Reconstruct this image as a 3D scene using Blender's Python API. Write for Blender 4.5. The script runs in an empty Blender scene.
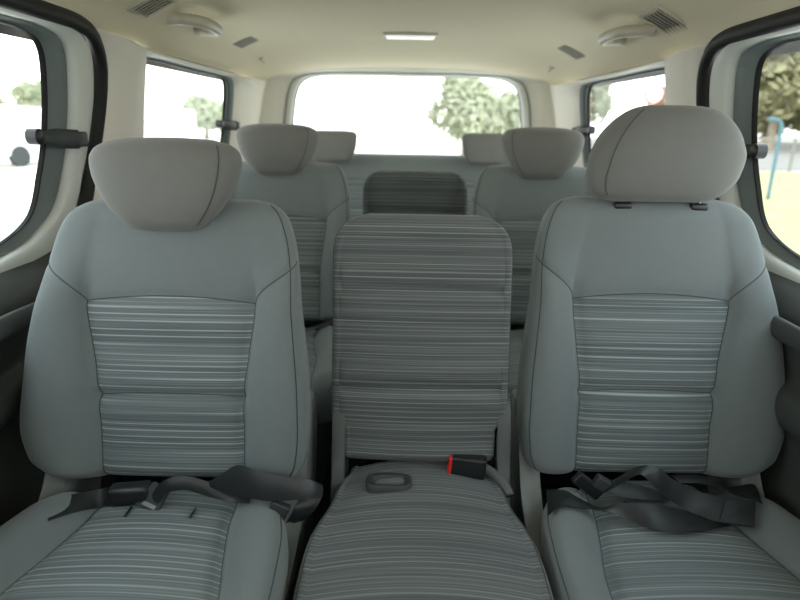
import bpy, bmesh, math, random
from mathutils import Vector, Matrix, noise
C = bpy.context.scene.collection
PI = math.pi
R = math.radians

# ------------------------------------------------------------------ helpers
def lerp(a, b, t): return a + (b - a) * t
def clamp(x, a=0., b=1.): return max(a, min(b, x))
def smooth(x):
    x = clamp(x); return x * x * (3 - 2 * x)
def interp(x, pts):
    if x <= pts[0][0]: return pts[0][1]
    for (a, b), (c, d) in zip(pts, pts[1:]):
        if x <= c: return lerp(b, d, (x - a) / (c - a))
    return pts[-1][1]
def pchip(pts):
    xs = [p[0] for p in pts]; ys = [p[1] for p in pts]; n = len(xs)
    h = [xs[i+1]-xs[i] for i in range(n-1)]; s = [(ys[i+1]-ys[i])/h[i] for i in range(n-1)]
    m = [s[0]] + [0 if s[i-1]*s[i] <= 0 else 2*s[i-1]*s[i]/(s[i-1]+s[i]) for i in range(1, n-1)] + [s[-1]]
    def f(x):
        if x <= xs[0]: return ys[0]
        if x >= xs[-1]: return ys[-1]
        i = max(k for k in range(n-1) if xs[k] <= x)
        t = (x-xs[i])/h[i]; t2 = t*t; t3 = t2*t
        return (2*t3-3*t2+1)*ys[i]+(t3-2*t2+t)*h[i]*m[i]+(-2*t3+3*t2)*ys[i+1]+(t3-t2)*h[i]*m[i+1]
    return f
def catmull(P, n, closed=False):
    P = [Vector(p) for p in P]; N = len(P); out = []
    for i in range(N if closed else N-1):
        if closed: a, b, c, d = P[(i-1) % N], P[i], P[(i+1) % N], P[(i+2) % N]
        else: a, b, c, d = P[max(i-1, 0)], P[i], P[i+1], P[min(i+2, N-1)]
        for k in range(n):
            t = k/n
            out.append(.5*((2*b)+(c-a)*t+(2*a-5*b+4*c-d)*t*t+(3*b-a-3*c+d)*t**3))
    if not closed: out.append(P[-1])
    return out
def linear(P, n):
    P = [Vector(p) for p in P]; N = len(P)
    return [P[i].lerp(P[(i+1) % N], k/n) for i in range(N) for k in range(n)]

def link(name, me, mats, parent=None, label=None, cat=None, group=None, kind=None, loc=None):
    o = bpy.data.objects.new(name, me); C.objects.link(o)
    for m in (mats if isinstance(mats, (list, tuple)) else [mats]):
        if me is not None: me.materials.append(m)
    if parent is not None: o.parent = parent
    if loc is not None: o.location = loc
    tag(o, label, cat, group, kind)
    return o
def tag(o, label=None, cat=None, group=None, kind=None):
    for k, v in (('label', label), ('category', cat), ('group', group), ('kind', kind)):
        if v: o[k] = v
    return o
def empty(name, loc, label=None, cat=None, group=None, rz=0):
    o = bpy.data.objects.new(name, None); C.objects.link(o); o.location = loc; o.rotation_euler.z = rz
    o.empty_display_size = .1
    return tag(o, label, cat, group)
def finish(bm, name, mats, parent=None, smooth_=True, merge=1e-5, angle=None, recalc=True, **kw):
    if merge: bmesh.ops.remove_doubles(bm, verts=bm.verts, dist=merge)
    if recalc: bmesh.ops.recalc_face_normals(bm, faces=bm.faces)
    me = bpy.data.meshes.new(name); bm.to_mesh(me); bm.free()
    for p in me.polygons: p.use_smooth = smooth_
    if angle is not None: me.set_sharp_from_angle(angle=R(angle))
    return link(name, me, mats, parent, **kw)
def copy_tree(o, parent=None):
    c = o.copy(); C.objects.link(c)
    if parent is not None: c.parent = parent
    for ch in list(o.children): copy_tree(ch, c)
    return c
def tube(bm, path, r, n=8, mat=0, closed=False, flat=None, cap=True):
    """round tube along a path; flat=(vector, factor) squashes it along a vector"""
    P = [Vector(p) for p in path]; N = len(P); rings = []
    prev = None
    for i in range(N):
        if closed: t = (P[(i+1) % N]-P[i-1])
        else: t = P[min(i+1, N-1)]-P[max(i-1, 0)]
        if t.length < 1e-9: t = Vector((0, 0, 1))
        t.normalize()
        if prev is None:
            a = Vector((0, 0, 1)) if abs(t.z) < .9 else Vector((1, 0, 0))
            nrm = (a - t*a.dot(t)).normalized()
        else: nrm = (prev - t*prev.dot(t)).normalized()
        prev = nrm; bn = t.cross(nrm)
        rr = r(i/(N-1)) if callable(r) else r
        ring = []
        for k in range(n):
            a = 2*PI*k/n; off = (nrm*math.cos(a)+bn*math.sin(a))*rr
            if flat: off -= flat[0]*off.dot(flat[0])*(1-flat[1])
            ring.append(bm.verts.new(P[i]+off))
        rings.append(ring)
    for i in range(N if closed else N-1):
        a, b = rings[i], rings[(i+1) % N]
        for k in range(n):
            f = bm.faces.new((a[k], a[(k+1) % n], b[(k+1) % n], b[k])); f.material_index = mat
    if cap and not closed:
        for ring in (rings[0], rings[-1]):
            try: f = bm.faces.new(ring); f.material_index = mat
            except ValueError: pass
def box(bm, c, s, rot=None, bev=.0, mat=0, seg=3):
    t = bmesh.new(); bmesh.ops.create_cube(t, size=1)
    bmesh.ops.scale(t, vec=s, verts=t.verts)
    if bev: bmesh.ops.bevel(t, geom=t.edges[:], offset=bev, segments=seg, affect='EDGES', profile=.6)
    M = Matrix.Translation(c) @ (rot.to_4x4() if rot is not None else Matrix())
    bmesh.ops.transform(t, matrix=M, verts=t.verts)
    vm = {}
    for v in t.verts: vm[v] = bm.verts.new(v.co)
    for f in t.faces: bm.faces.new([vm[v] for v in f.verts]).material_index = mat
    t.free()
def prism(bm, poly, axis_fn, a, b, mat=0, inset=.003):
    """polygon (2-D) extruded between a and b with a small chamfer; axis_fn(p, q, t)->3-D"""
    n = len(poly); cx = sum(p[0] for p in poly)/n; cy = sum(p[1] for p in poly)/n
    def sh(p, k):
        d = Vector((p[0]-cx, p[1]-cy)); L = d.length
        d = d*((L-k)/L); return (cx+d.x, cy+d.y)
    rings = []
    for t, k in ((a, inset), (a+inset, 0), (b-inset, 0), (b, inset)):
        rings.append([bm.verts.new(axis_fn(*sh(p, k), t)) for p in poly])
    for r0, r1 in zip(rings, rings[1:]):
        for k in range(n): bm.faces.new((r0[k], r0[(k+1) % n], r1[(k+1) % n], r1[k])).material_index = mat
    bm.faces.new(rings[0]).material_index = mat; bm.faces.new(rings[-1]).material_index = mat

# ------------------------------------------------------------------ materials
def mat(name, col, rough=.6, spec=.3, noise_scale=0, noise_amt=.0, bump=0, bump_scale=400, sheen=0, metal=0, emit=0):
    m = bpy.data.materials.new(name); m.use_nodes = True
    nt = m.node_tree; N = nt.nodes; L = nt.links; b = N['Principled BSDF']
    b.inputs['Base Color'].default_value = (*col, 1); b.inputs['Roughness'].default_value = rough
    b.inputs['Specular IOR Level'].default_value = spec; b.inputs['Metallic'].default_value = metal
    if sheen:
        b.inputs['Sheen Weight'].default_value = sheen; b.inputs['Sheen Roughness'].default_value = .5
    tc = N.new('ShaderNodeTexCoord')
    if noise_scale:
        n = N.new('ShaderNodeTexNoise'); n.inputs['Scale'].default_value = noise_scale; n.inputs['Detail'].default_value = 4
        L.new(tc.outputs['Object'], n.inputs['Vector'])
        mx = N.new('ShaderNodeMix'); mx.data_type = 'RGBA'
        mx.inputs[6].default_value = (*[c*(1-noise_amt) for c in col], 1); mx.inputs[7].default_value = (*[min(1, c*(1+noise_amt)) for c in col], 1)
        L.new(n.outputs['Fac'], mx.inputs[0]); L.new(mx.outputs[2], b.inputs['Base Color'])
    if bump:
        n2 = N.new('ShaderNodeTexNoise'); n2.inputs['Scale'].default_value = bump_scale; n2.inputs['Detail'].default_value = 2
        L.new(tc.outputs['Object'], n2.inputs['Vector'])
        bp = N.new('ShaderNodeBump'); bp.inputs['Strength'].default_value = bump; bp.inputs['Distance'].default_value = .001
        L.new(n2.outputs['Fac'], bp.inputs['Height']); L.new(bp.outputs['Normal'], b.inputs['Normal'])
    if emit:
        b.inputs['Emission Color'].default_value = (*col, 1); b.inputs['Emission Strength'].default_value = emit
    return m
def striped(name, dark, mid, light, gain=1., freq=72):
    """woven cloth with thin irregular light lines running across the seat (uses the UV laid out in metres)"""
    m = bpy.data.materials.new(name); m.use_nodes = True
    nt = m.node_tree; N = nt.nodes; L = nt.links; b = N['Principled BSDF']
    b.inputs['Roughness'].default_value = .85; b.inputs['Specular IOR Level'].default_value = .15
    b.inputs['Sheen Weight'].default_value = .15
    uv = N.new('ShaderNodeUVMap'); uv.uv_map = 'UVMap'
    def tex(su, sv, det, off):
        mp = N.new('ShaderNodeMapping'); mp.inputs['Scale'].default_value = (su, sv, 1); mp.inputs['Location'].default_value = (off, off*1.7, 0)
        L.new(uv.outputs['UV'], mp.inputs['Vector'])
        n = N.new('ShaderNodeTexNoise'); n.noise_dimensions = '2D'; n.inputs['Scale'].default_value = 1; n.inputs['Detail'].default_value = det
        L.new(mp.outputs['Vector'], n.inputs['Vector']); return n.outputs['Fac']
    def ramp(inp, stops):
        r = N.new('ShaderNodeValToRGB'); e = r.color_ramp.elements
        while len(e) < len(stops): e.new(.5)
        for el, (p, c) in zip(e, stops): el.position = p; el.color = (*c, 1) if not isinstance(c, (int, float)) else (c, c, c, 1)
        L.new(inp, r.inputs['Fac']); return r.outputs['Color']
    sep = N.new('ShaderNodeSeparateXYZ'); L.new(uv.outputs['UV'], sep.inputs[0])
    def math_(op, x, y=None, z=None):
        n = N.new('ShaderNodeMath'); n.operation = op
        for k, q in enumerate((x, y, z)):
            if q is None: continue
            if isinstance(q, (int, float)): n.inputs[k].default_value = q
            else: L.new(q, n.inputs[k])
        return n.outputs[0]
    def threads(freq, wob, width, soft, off):
        p = math_('MULTIPLY_ADD', sep.outputs['Y'], freq, off)
        p = math_('ADD', p, math_('MULTIPLY', tex(.05, freq*.37, 0, off), wob))
        d = math_('ABSOLUTE', math_('SUBTRACT', math_('FRACT', p), .5))
        return math_('SMOOTH_MIN', 1.0, math_('MAXIMUM', 0.0, math_('DIVIDE', math_('SUBTRACT', width+soft, d), soft)), .05)
    broad = ramp(tex(.3, 48, 1, 3.1), [(.36, dark), (.64, mid)])
    fine = threads(freq*4.3, .6, .18, .14, 2.7)
    amp = ramp(tex(1.5, freq*.8, 1, 5.5), [(.34, .15), (.60, 1.)])
    lines = math_('MULTIPLY', threads(freq, 1.3, .045, .085, .3), amp)
    lines2 = math_('MULTIPLY', threads(freq*2.37, 1.2, .12, .12, 6.1), ramp(tex(3.0, freq*1.4, 1, 8.2), [(.38, .03), (.66, .38)]))
    def mix(f, a, bb, fac=1.):
        mx = N.new('ShaderNodeMix'); mx.data_type = 'RGBA'
        if fac != 1.:
            mu = N.new('ShaderNodeMath'); mu.operation = 'MULTIPLY'; mu.inputs[1].default_value = fac; L.new(f, mu.inputs[0]); f = mu.outputs[0]
        L.new(f, mx.inputs[0])
        if isinstance(a, tuple): mx.inputs[6].default_value = (*a, 1)
        else: L.new(a, mx.inputs[6])
        if isinstance(bb, tuple): mx.inputs[7].default_value = (*bb, 1)
        else: L.new(bb, mx.inputs[7])
        return mx.outputs[2]
    c = mix(fine, broad, light, .10)
    c = mix(lines2, c, light, .8)
    c = mix(lines, c, light, .85 * gain)
    L.new(c, b.inputs['Base Color'])
    bp = N.new('ShaderNodeBump'); bp.inputs['Strength'].default_value = .25; bp.inputs['Distance'].default_value = .001
    L.new(fine, bp.inputs['Height']); L.new(bp.outputs['Normal'], b.inputs['Normal'])
    return m
M = {}
M['fabric'] = mat('grey_cloth', (.150, .176, .179), .9, .12, 60, .05, .35, 900, sheen=.22)
M['fabric_head'] = mat('headrest_cloth', (.152, .157, .148), .9, .12, 60, .05, .35, 900, sheen=.2)
M['fabric_rear'] = mat('grey_cloth_glare', (.205, .236, .236), .9, .12, 60, .05, .35, 900, sheen=.22)  # same cloth lightened: rear window glare put into its colour
M['fabric_head_rear'] = mat('headrest_cloth_glare', (.20, .205, .195), .9, .12, 60, .05, .35, 900, sheen=.2)  # headrest cloth paled by the same painted glare
M['seam'] = mat('seam_thread', (.045, .056, .056), .8)
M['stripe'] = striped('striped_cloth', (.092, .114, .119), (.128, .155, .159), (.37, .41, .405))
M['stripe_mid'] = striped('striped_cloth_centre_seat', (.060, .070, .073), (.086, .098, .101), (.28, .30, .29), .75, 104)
M['stripe_rear'] = striped('striped_cloth_glare', (.13, .155, .158), (.18, .215, .218), (.42, .46, .45))  # stripes lightened too, glare carried in the colour
M['plastic_grey'] = mat('grey_plastic', (.18, .195, .19), .45, .4, bump=.15, bump_scale=900)
M['hinge'] = mat('hinge_plastic', (.075, .082, .08), .5, .4)
M['plastic_dark'] = mat('dark_plastic', (.035, .042, .043), .5, .4, bump=.2, bump_scale=900)
M['black'] = mat('black_plastic', (.012, .014, .015), .38, .45)
M['rubber'] = mat('black_rubber', (.012, .012, .012), .6, .3)
M['webbing'] = mat('black_webbing', (.012, .015, .016), .38, .5, bump=.25, bump_scale=1200)
M['red'] = mat('red_plastic', (.75, .02, .015), .4, .5)
M['steel'] = mat('steel', (.30, .31, .31), .3, .5, metal=1)
M['headliner'] = mat('headliner_cloth', (.77, .695, .53), .95, .1, 30, .02, .2, 500)
M['pillar'] = mat('cream_plastic', (.74, .71, .63), .55, .3, bump=.1, bump_scale=900)
M['door_trim'] = mat('pale_grey_plastic', (.60, .62, .58), .5, .35, bump=.1, bump_scale=900)
M['door_frame'] = mat('slate_plastic', (.16, .19, .19), .5, .35)
M['door_panel'] = mat('charcoal_door_plastic', (.050, .056, .053), .55, .35, bump=.2, bump_scale=700)
M['carpet'] = mat('dark_carpet', (.02, .021, .021), .98, .05, 80, .3, .8, 300)
M['handle'] = mat('beige_plastic', (.50, .46, .37), .4, .4)
M['vent'] = mat('vent_plastic', (.50, .47, .39), .5, .3)
M['vent_hole'] = mat('vent_hole', (.05, .045, .04), .8)
M['lamp'] = mat('lamp_lens', (1, .98, .92), .3, .4, emit=.55)
M['ground'] = mat('pale_concrete', (.72, .70, .64), .95, .1, .6, .06)
M['grass'] = mat('dry_yellow_grass', (.34, .315, .17), .95, .05, 1.5, .25)
M['road'] = mat('grey_road', (.22, .21, .19), .9, .1, 2, .05)  # grey-brown tone with slight mottling
M['leaf_haze'] = mat('haze_tinted_leaf', (.34, .36, .25), .9, .05, 1.2, .2)  # outdoor haze put into a paler leaf green
M['leaf_olive'] = mat('olive_leaf', (.23, .22, .12), .9, .05, 1.2, .35)
M['leaf_pale'] = mat('washed_out_leaf', (.34, .37, .25), .9, .05, 1, .15)  # leaf green paled to carry the overexposed daylight
M['bark'] = mat('bark', (.30, .26, .2), .9, .05)
M['white'] = mat('white_paint', (.85, .85, .83), .5, .3)
M['weathered'] = mat('weathered_wood', (.22, .215, .20), .8, .2)
M['blue'] = mat('pale_blue_paint', (.08, .17, .21), .5, .3)
M['sign_red'] = mat('sign_red', (.30, .02, .015), .5, .3)
def glass_mat(name, tint):
    m = bpy.data.materials.new(name); m.use_nodes = True
    nt = m.node_tree; N = nt.nodes; L = nt.links; N.remove(N['Principled BSDF'])
    tr = N.new('ShaderNodeBsdfTransparent'); tr.inputs['Color'].default_value = (*tint, 1)
    gl = N.new('ShaderNodeBsdfGlossy'); gl.inputs['Roughness'].default_value = .03
    lw = N.new('ShaderNodeLayerWeight'); lw.inputs['Blend'].default_value = .5
    pw = N.new('ShaderNodeMath'); pw.operation = 'POWER'; pw.inputs[1].default_value = 4.0; L.new(lw.outputs['Facing'], pw.inputs[0])
    fr = N.new('ShaderNodeMath'); fr.operation = 'MULTIPLY_ADD'; fr.inputs[1].default_value = .25; fr.inputs[2].default_value = .02; L.new(pw.outputs[0], fr.inputs[0])
    mx = N.new('ShaderNodeMixShader')
    L.new(fr.outputs[0], mx.inputs[0]); L.new(tr.outputs[0], mx.inputs[1]); L.new(gl.outputs[0], mx.inputs[2])
    L.new(mx.outputs[0], N['Material Output'].inputs['Surface']); return m
M['glass'] = glass_mat('window_glass', (.97, .98, .97))

# ------------------------------------------------------------------ camera
f_px = 595.0
cam_d = bpy.data.cameras.new('camera'); cam = bpy.data.objects.new('camera', cam_d); C.objects.link(cam)
cam_d.sensor_width = 36; cam_d.lens = f_px/800*36; cam_d.clip_start = .02; cam_d.clip_end = 500
CAM = Vector((0, 0, 1.14)); pitch = math.atan(180/595)
cam.matrix_world = Matrix.Translation(CAM) @ Matrix.Rotation(R(.38), 4, 'Z') @ Matrix.Rotation(PI/2-pitch, 4, 'X') @ Matrix.Rotation(R(1.0), 4, 'Z')
cam_d.dof.use_dof = True; cam_d.dof.focus_distance = 1.12; cam_d.dof.aperture_fstop = 3.2
bpy.context.scene.camera = cam

# ------------------------------------------------------------------ van shell
HALF = [(0, .80), (.6, .82), (.85, .82), (1.0, .80), (1.30, .735), (1.34, .715), (1.385, .67), (1.42, .60), (1.45, .45), (1.465, .22), (1.47, 0)]
def half(z): return interp(z, HALF)
def wallp(s, y, z, o=0.): return Vector((s*(half(z)-o), y, z))

def ring_surface(loops, face_mats, mp):
    """loops: list of (points2d, offset); lofted in turn; mp(p, offset)->3-D"""
    bm = bmesh.new(); V = []
    for pts, o in loops: V.append([bm.verts.new(mp(p, o[i] if isinstance(o, list) else o)) for i, p in enumerate(pts)])
    n = len(V[0])
    for k, (a, b) in enumerate(zip(V, V[1:])):
        for i in range(n):
            bm.faces.new((a[i], a[(i+1) % n], b[(i+1) % n], b[i])).material_index = face_mats[k]
    return bm
def mixl(a, b, t): return [p.lerp(q, t) for p, q in zip(a, b)]

DG = [(.25, 1.295), (.7, 1.296), (1.13, 1.297), (1.235, 1.293), (1.292, 1.272), (1.316, 1.21), (1.328, 1.11), (1.32, 1.02), (1.295, .945), (1.25, .908), (1.16, .882), (1.0, .866), (.7, .86), (.25, .86), (.17, .9), (.15, 1.08), (.17, 1.25)]
DF = [(.2, 1.309), (.7, 1.309), (1.15, 1.309), (1.277, 1.307), (1.362, 1.287), (1.394, 1.225), (1.408, 1.10), (1.396, 1.0), (1.36, .935), (1.305, .90), (1.22, .868), (1.0, .849), (.7, .843), (.2, .843), (.12, .89), (.10, 1.08), (.12, 1.26)]
DT = [(.15, 1.322), (.7, 1.321), (1.16, 1.320), (1.35, 1.316), (1.445, 1.285), (1.48, 1.20), (1.472, 1.06), (1.448, .975), (1.415, .91), (1.39, .86), (1.28, .835), (1.0, .822), (.7, .82), (.15, .82), (.06, .86), (.05, 1.08), (.06, 1.27)]
def door(s, dy, name, wname, sealname, side):
    sh = lambda L: [(y+dy, z) for y, z in L]
    g, fr, tr = catmull(sh(DG), 6, True), catmull(sh(DF), 6, True), catmull(sh(DT), 6, True)
    mp = lambda p, o: wallp(s, p.x, p.y, o)
    loops = [(g, -.014), (mixl(g, fr, .05), -.006), (mixl(g, fr, .10), -.005), (mixl(g, fr, .16), -.012), (mixl(g, fr, .5), -.004), (mixl(g, fr, .9), .002), (mixl(g, fr, 1), -.004),
             (mixl(fr, tr, .06), .012), (mixl(fr, tr, .2), .018), (mixl(fr, tr, .6), .022), (mixl(fr, tr, .9), .020), (tr, .010)]
    bm = ring_surface(loops, [1, 1, 1, 0, 0, 0, 2, 2, 2, 2, 2], mp)
    d = finish(bm, name, [M['door_frame'], M['rubber'], M['door_trim']], angle=50, kind='structure',
               label='sliding door window surround on the %s side, pale trim around a slate frame' % side)
    bm = bmesh.new()
    c = bm.verts.new(mp(Vector((.8, 1.08)), -.014)); vs = [bm.verts.new(mp(p, -.014)) for p in g]
    for i in range(len(vs)): bm.faces.new((c, vs[i], vs[(i+1) % len(vs)]))
    finish(bm, wname, M['glass'], smooth_=False, kind='structure')
    # thick black door seal round the opening
    path = [(-.35, 1.332), (.7, 1.332), (1.22, 1.331), (1.39, 1.325), (1.475, 1.292), (1.512, 1.21), (1.508, 1.08), (1.485, .97), (1.455, .88), (1.44, .7), (1.43, .1)]
    pts = [wallp(s, p.x+dy, p.y, .016) for p in catmull(path, 8)]
    bm = bmesh.new(); tube(bm, pts, .0175, 10, flat=(Vector((1, 0, 0)), .9))
    finish(bm, sealname, M['rubber'], kind='structure')
    # lower door panel: sill shoulder, pull pocket and a bulging armrest
    prof = [(.875, -.006), (.855, .006), (.835, .030), (.815, .055), (.79, .072), (.76, .074), (.70, .062), (.66, .055), (.645, .075), (.63, .085), (.60, .085), (.57, .07), (.54, .045), (.4, .04), (.2, .05), (.06, .05)]
    pr = catmull([(z, o) for z, o in prof], 4)
    bm = bmesh.new(); ys = [-.35+i*(1.79+dy)/30 for i in range(31)]
    G = []
    for y in ys:
        t = clamp((y-(1.0+dy))/.44)
        G.append([bm.verts.new(wallp(s, y, p.x+(.0 if p.x < .7 else -.0), p.y*(1-.55*t*t)-.004)) for p in pr])
    for a, b in zip(G, G[1:]):
        for i in range(len(a)-1): bm.faces.new((a[i], a[i+1], b[i+1], b[i]))
    finish(bm, 'door_panel', M['door_panel'], parent=d)
    bm = bmesh.new()          # pull handle bar on the panel
    hp = [wallp(s, y+dy, z, o) for y, z, o in [(.78, .735, .05), (.85, .755, .08), (1.0, .765, .09), (1.15, .755, .08), (1.22, .73, .04)]]
    tube(bm, catmull(hp, 6), .022, 10, flat=(Vector((1, 0, 0)), .55))
    finish(bm, 'pull_handle', M['door_panel'], parent=d)
    return d
door(-1, 0, 'door_1', 'window_1', 'trim_1', 'left')
door(1, .07, 'door_2', 'window_2', 'trim_2', 'right')

WG = [(1.798, 1.268), (1.815, 1.292), (2.2, 1.292), (2.49, 1.289), (2.56, 1.275), (2.60, 1.22), (2.635, 1.10), (2.645, .98), (2.61, .92), (2.5, .895), (2.2, .88), (1.95, .88), (1.88, .90), (1.855, .95), (1.84, 1.05), (1.82, 1.15)]
WF = [(1.790, 1.275), (1.806, 1.300), (2.2, 1.300), (2.55, 1.298), (2.66, 1.286), (2.705, 1.23), (2.735, 1.10), (2.74, .98), (2.69, .905), (2.5, .88), (2.2, .87), (1.95, .87), (1.87, .89), (1.845, .945), (1.83, 1.05), (1.81, 1.15)]
def outer(dy): return [(1.505+dy, 1.325), (1.7, 1.315), (2.2, 1.312), (2.6, 1.312), (2.8, 1.312), (3.14, 1.315), (3.14, 1.1), (3.14, .98), (3.14, .84), (2.6, .84), (2.2, .84), (1.95, .84), (1.7, .84), (1.45+dy, .84), (1.49+dy, 1.05), (1.50+dy, 1.15)]
def rear_side(s, dy, wall, win, dyw):
    sh = lambda L: [(y+dyw, z) for y, z in L]
    g, fr, ou = catmull(sh(WG), 6, True), catmull(sh(WF), 6, True), linear(outer(dy), 6)
    mp = lambda p, o: wallp(s, p.x, p.y, o)
    rel = lambda k: [k*min(1, (p-q).length/.16) for p, q in zip(fr, ou)]
    loops = [(g, -.014), (mixl(g, fr, .08), -.006), (mixl(g, fr, .3), -.010), (mixl(g, fr, .55), -.014), (mixl(g, fr, .6), -.004), (fr, .0),
             (mixl(fr, ou, .02), rel(.004)), (mixl(fr, ou, .15), rel(.018)), (mixl(fr, ou, .4), rel(.034)), (mixl(fr, ou, .47), rel(.038)), (mixl(fr, ou, .7), rel(.036)), (mixl(fr, ou, .95), rel(.03)), (ou, .004)]
    bm = ring_surface(loops, [1, 1, 0, 0, 0]+[2]*7, mp)
    w = finish(bm, wall, [M['door_frame'], M['rubber'], M['pillar'], M['door_panel']], angle=60, recalc=True, kind='structure')
    bm = bmesh.new(); c = bm.verts.new(mp(Vector((2.2+dyw, 1.08)), -.014)); vs = [bm.verts.new(mp(p, -.014)) for p in g]
    for i in range(len(vs)): bm.faces.new((c, vs[i], vs[(i+1) % len(vs)]))
    finish(bm, win, M['glass'], smooth_=False, kind='structure')
    bm = bmesh.new(); zs = [.0, .2, .4, .6, .7, .78, .82, .85]; os_ = [.02, .03, .03, .03, .045, .05, .04, .012]
    G = [[bm.verts.new(wallp(s, y, z, o)) for z, o in zip(zs, os_)] for y in (1.43+dy, 2.2, 3.2)]
    for a, b in zip(G, G[1:]):
        for i in range(len(zs)-1): bm.faces.new((a[i], a[i+1], b[i+1], b[i]))
    finish(bm, 'side_panel', M['door_panel'], parent=w)
rear_side(-1, 0, 'wall_left', 'window_3', 0)
rear_side(1, .07, 'wall_right', 'window_4', .045)
for s, dy, nm in ((-1, 0, 'trim_6'), (1, .07, 'trim_7')):
    bm = bmesh.new(); zs = [.80, .9, 1.0, 1.15, 1.30, 1.335]
    ya = [1.36, 1.38, 1.43, 1.47, 1.47, 1.42]
    G = [[bm.verts.new(wallp(s, (ya[i] if k == 0 else 1.60)+dy, z, .002)) for i, z in enumerate(zs)] for k in (0, 1)]
    for i in range(5): bm.faces.new((G[0][i], G[0][i+1], G[1][i+1], G[1][i]))
    finish(bm, nm, M['pillar'], kind='structure')
# outer skin (keeps the sides light-tight)
for s, nm in ((-1, 'trim_3'), (1, 'trim_4')):
    bm = bmesh.new(); zs = [0, .4, .845]
    G = [[bm.verts.new((s*(half(z)+.03), y, z)) for z in zs] for y in (-.35, 3.22)]
    for i in range(2): bm.faces.new((G[0][i], G[0][i+1], G[1][i+1], G[1][i]))
    finish(bm, nm, M['rubber'], smooth_=False, kind='structure')

# headliner
def ceil_z(x, y):
    x = abs(x)
    base = interp(x, [(0, 1.47), (.22, 1.465), (.45, 1.45), (.60, 1.42), (.67, 1.385), (.715, 1.338), (.731, 1.303)])
    rear = interp(x, [(0, 1.388), (.3, 1.383), (.5, 1.366), (.62, 1.345), (.70, 1.325), (.731, 1.303)])
    t = smooth((y-2.62)/.54)
    return lerp(base, rear, t)
bm = bmesh.new(); NX, NY = 48, 44
G = []
for j in range(NY+1):
    y = -.75+j*(3.17+.75)/NY; row = []
    for i in range(NX+1):
        a = (i/NX*2-1); x = .731*math.copysign(1-(1-abs(a))**1.6, a); z = ceil_z(x, y)
        for dx in (.012, .024): z = (z*2+ceil_z(min(abs(x)+dx, .731), y)+ceil_z(abs(abs(x)-dx), y))/4
        row.append(bm.verts.new((x, y, z)))
    G.append(row)
for a, b in zip(G, G[1:]):
    for i in range(NX): bm.faces.new((a[i], b[i], b[i+1], a[i+1]))
finish(bm, 'ceiling', M['headliner'], kind='structure')
bm = bmesh.new()
G = [[bm.verts.new((x, y, z)) for x, z in [(-.86, 1.30), (-.78, 1.40), (-.6, 1.47), (0, 1.52), (.6, 1.47), (.78, 1.40), (.86, 1.30)]] for y in (-.75, 3.3)]
for i in range(6): bm.faces.new((G[0][i], G[1][i], G[1][i+1], G[0][i+1]))
finish(bm, 'trim_5', M['rubber'], smooth_=False, kind='structure')

# tailgate with the rear window
def sym(L): return [(-x, z) for x, z in reversed(L) if x > 0]
def loopxz(L): return L + [(-x, z) for x, z in reversed(L) if x != 0]
RG = loopxz([(0, 1.350), (.25, 1.350), (.44, 1.345), (.53, 1.318), (.565, 1.26), (.58, 1.18), (.60, 1.02), (.58, .95), (.4, .93), (0, .925)])
RF = loopxz([(0, 1.364), (.27, 1.364), (.47, 1.358), (.567, 1.330), (.604, 1.265), (.62, 1.18), (.64, 1.01), (.62, .92), (.42, .90), (0, .895)])
RO = loopxz([(0, 1.388), (.3, 1.383), (.55, 1.36), (.70, 1.328), (.735, 1.28), (.762, 1.18), (.80, 1.0), (.82, .84), (.5, .84), (0, .84)])
RG = RG[:]; g, fr, ou = catmull(RG, 6, True), catmull(RF, 6, True), linear(RO, 6)
mp = lambda p, o: Vector((p.x, 3.19-o, p.y))
loops = [(g, -.03), (mixl(g, fr, .12), -.012), (mixl(g, fr, .25), .0), (mixl(g, fr, .6), .012), (fr, .008), (mixl(fr, ou, .04), -.002), (mixl(fr, ou, .1), .014), (mixl(fr, ou, .5), .03), (mixl(fr, ou, .8), .045), (ou, .05)]
bm = ring_surface(loops, [1, 0, 0, 0, 1, 2, 2, 2, 2], mp)
w = finish(bm, 'wall_back', [M['door_trim'], M['rubber'], M['pillar']], angle=60, kind='structure')
bm = bmesh.new(); c = bm.verts.new((0, 3.22, 1.14)); vs = [bm.verts.new(mp(p, -.03)) for p in g]
for i in range(len(vs)): bm.faces.new((c, vs[i], vs[(i+1) % len(vs)]))
finish(bm, 'window_5', M['glass'], smooth_=False, kind='structure')
bm = bmesh.new(); box(bm, (0, 3.22, .42), (1.66, .04, .85))
finish(bm, 'lower_panel', M['door_panel'], parent=w, smooth_=False)
# floor and an unseen bulkhead added to hold back low frontal light
bm = bmesh.new(); box(bm, (0, 1.43, -.03), (1.70, 3.62, .06)); finish(bm, 'floor', M['carpet'], smooth_=False, kind='structure')
bm = bmesh.new(); box(bm, (0, -.37, .52), (1.66, .04, 1.04)); finish(bm, 'front_light_block', M['plastic_dark'], smooth_=False, kind='structure')

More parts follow.
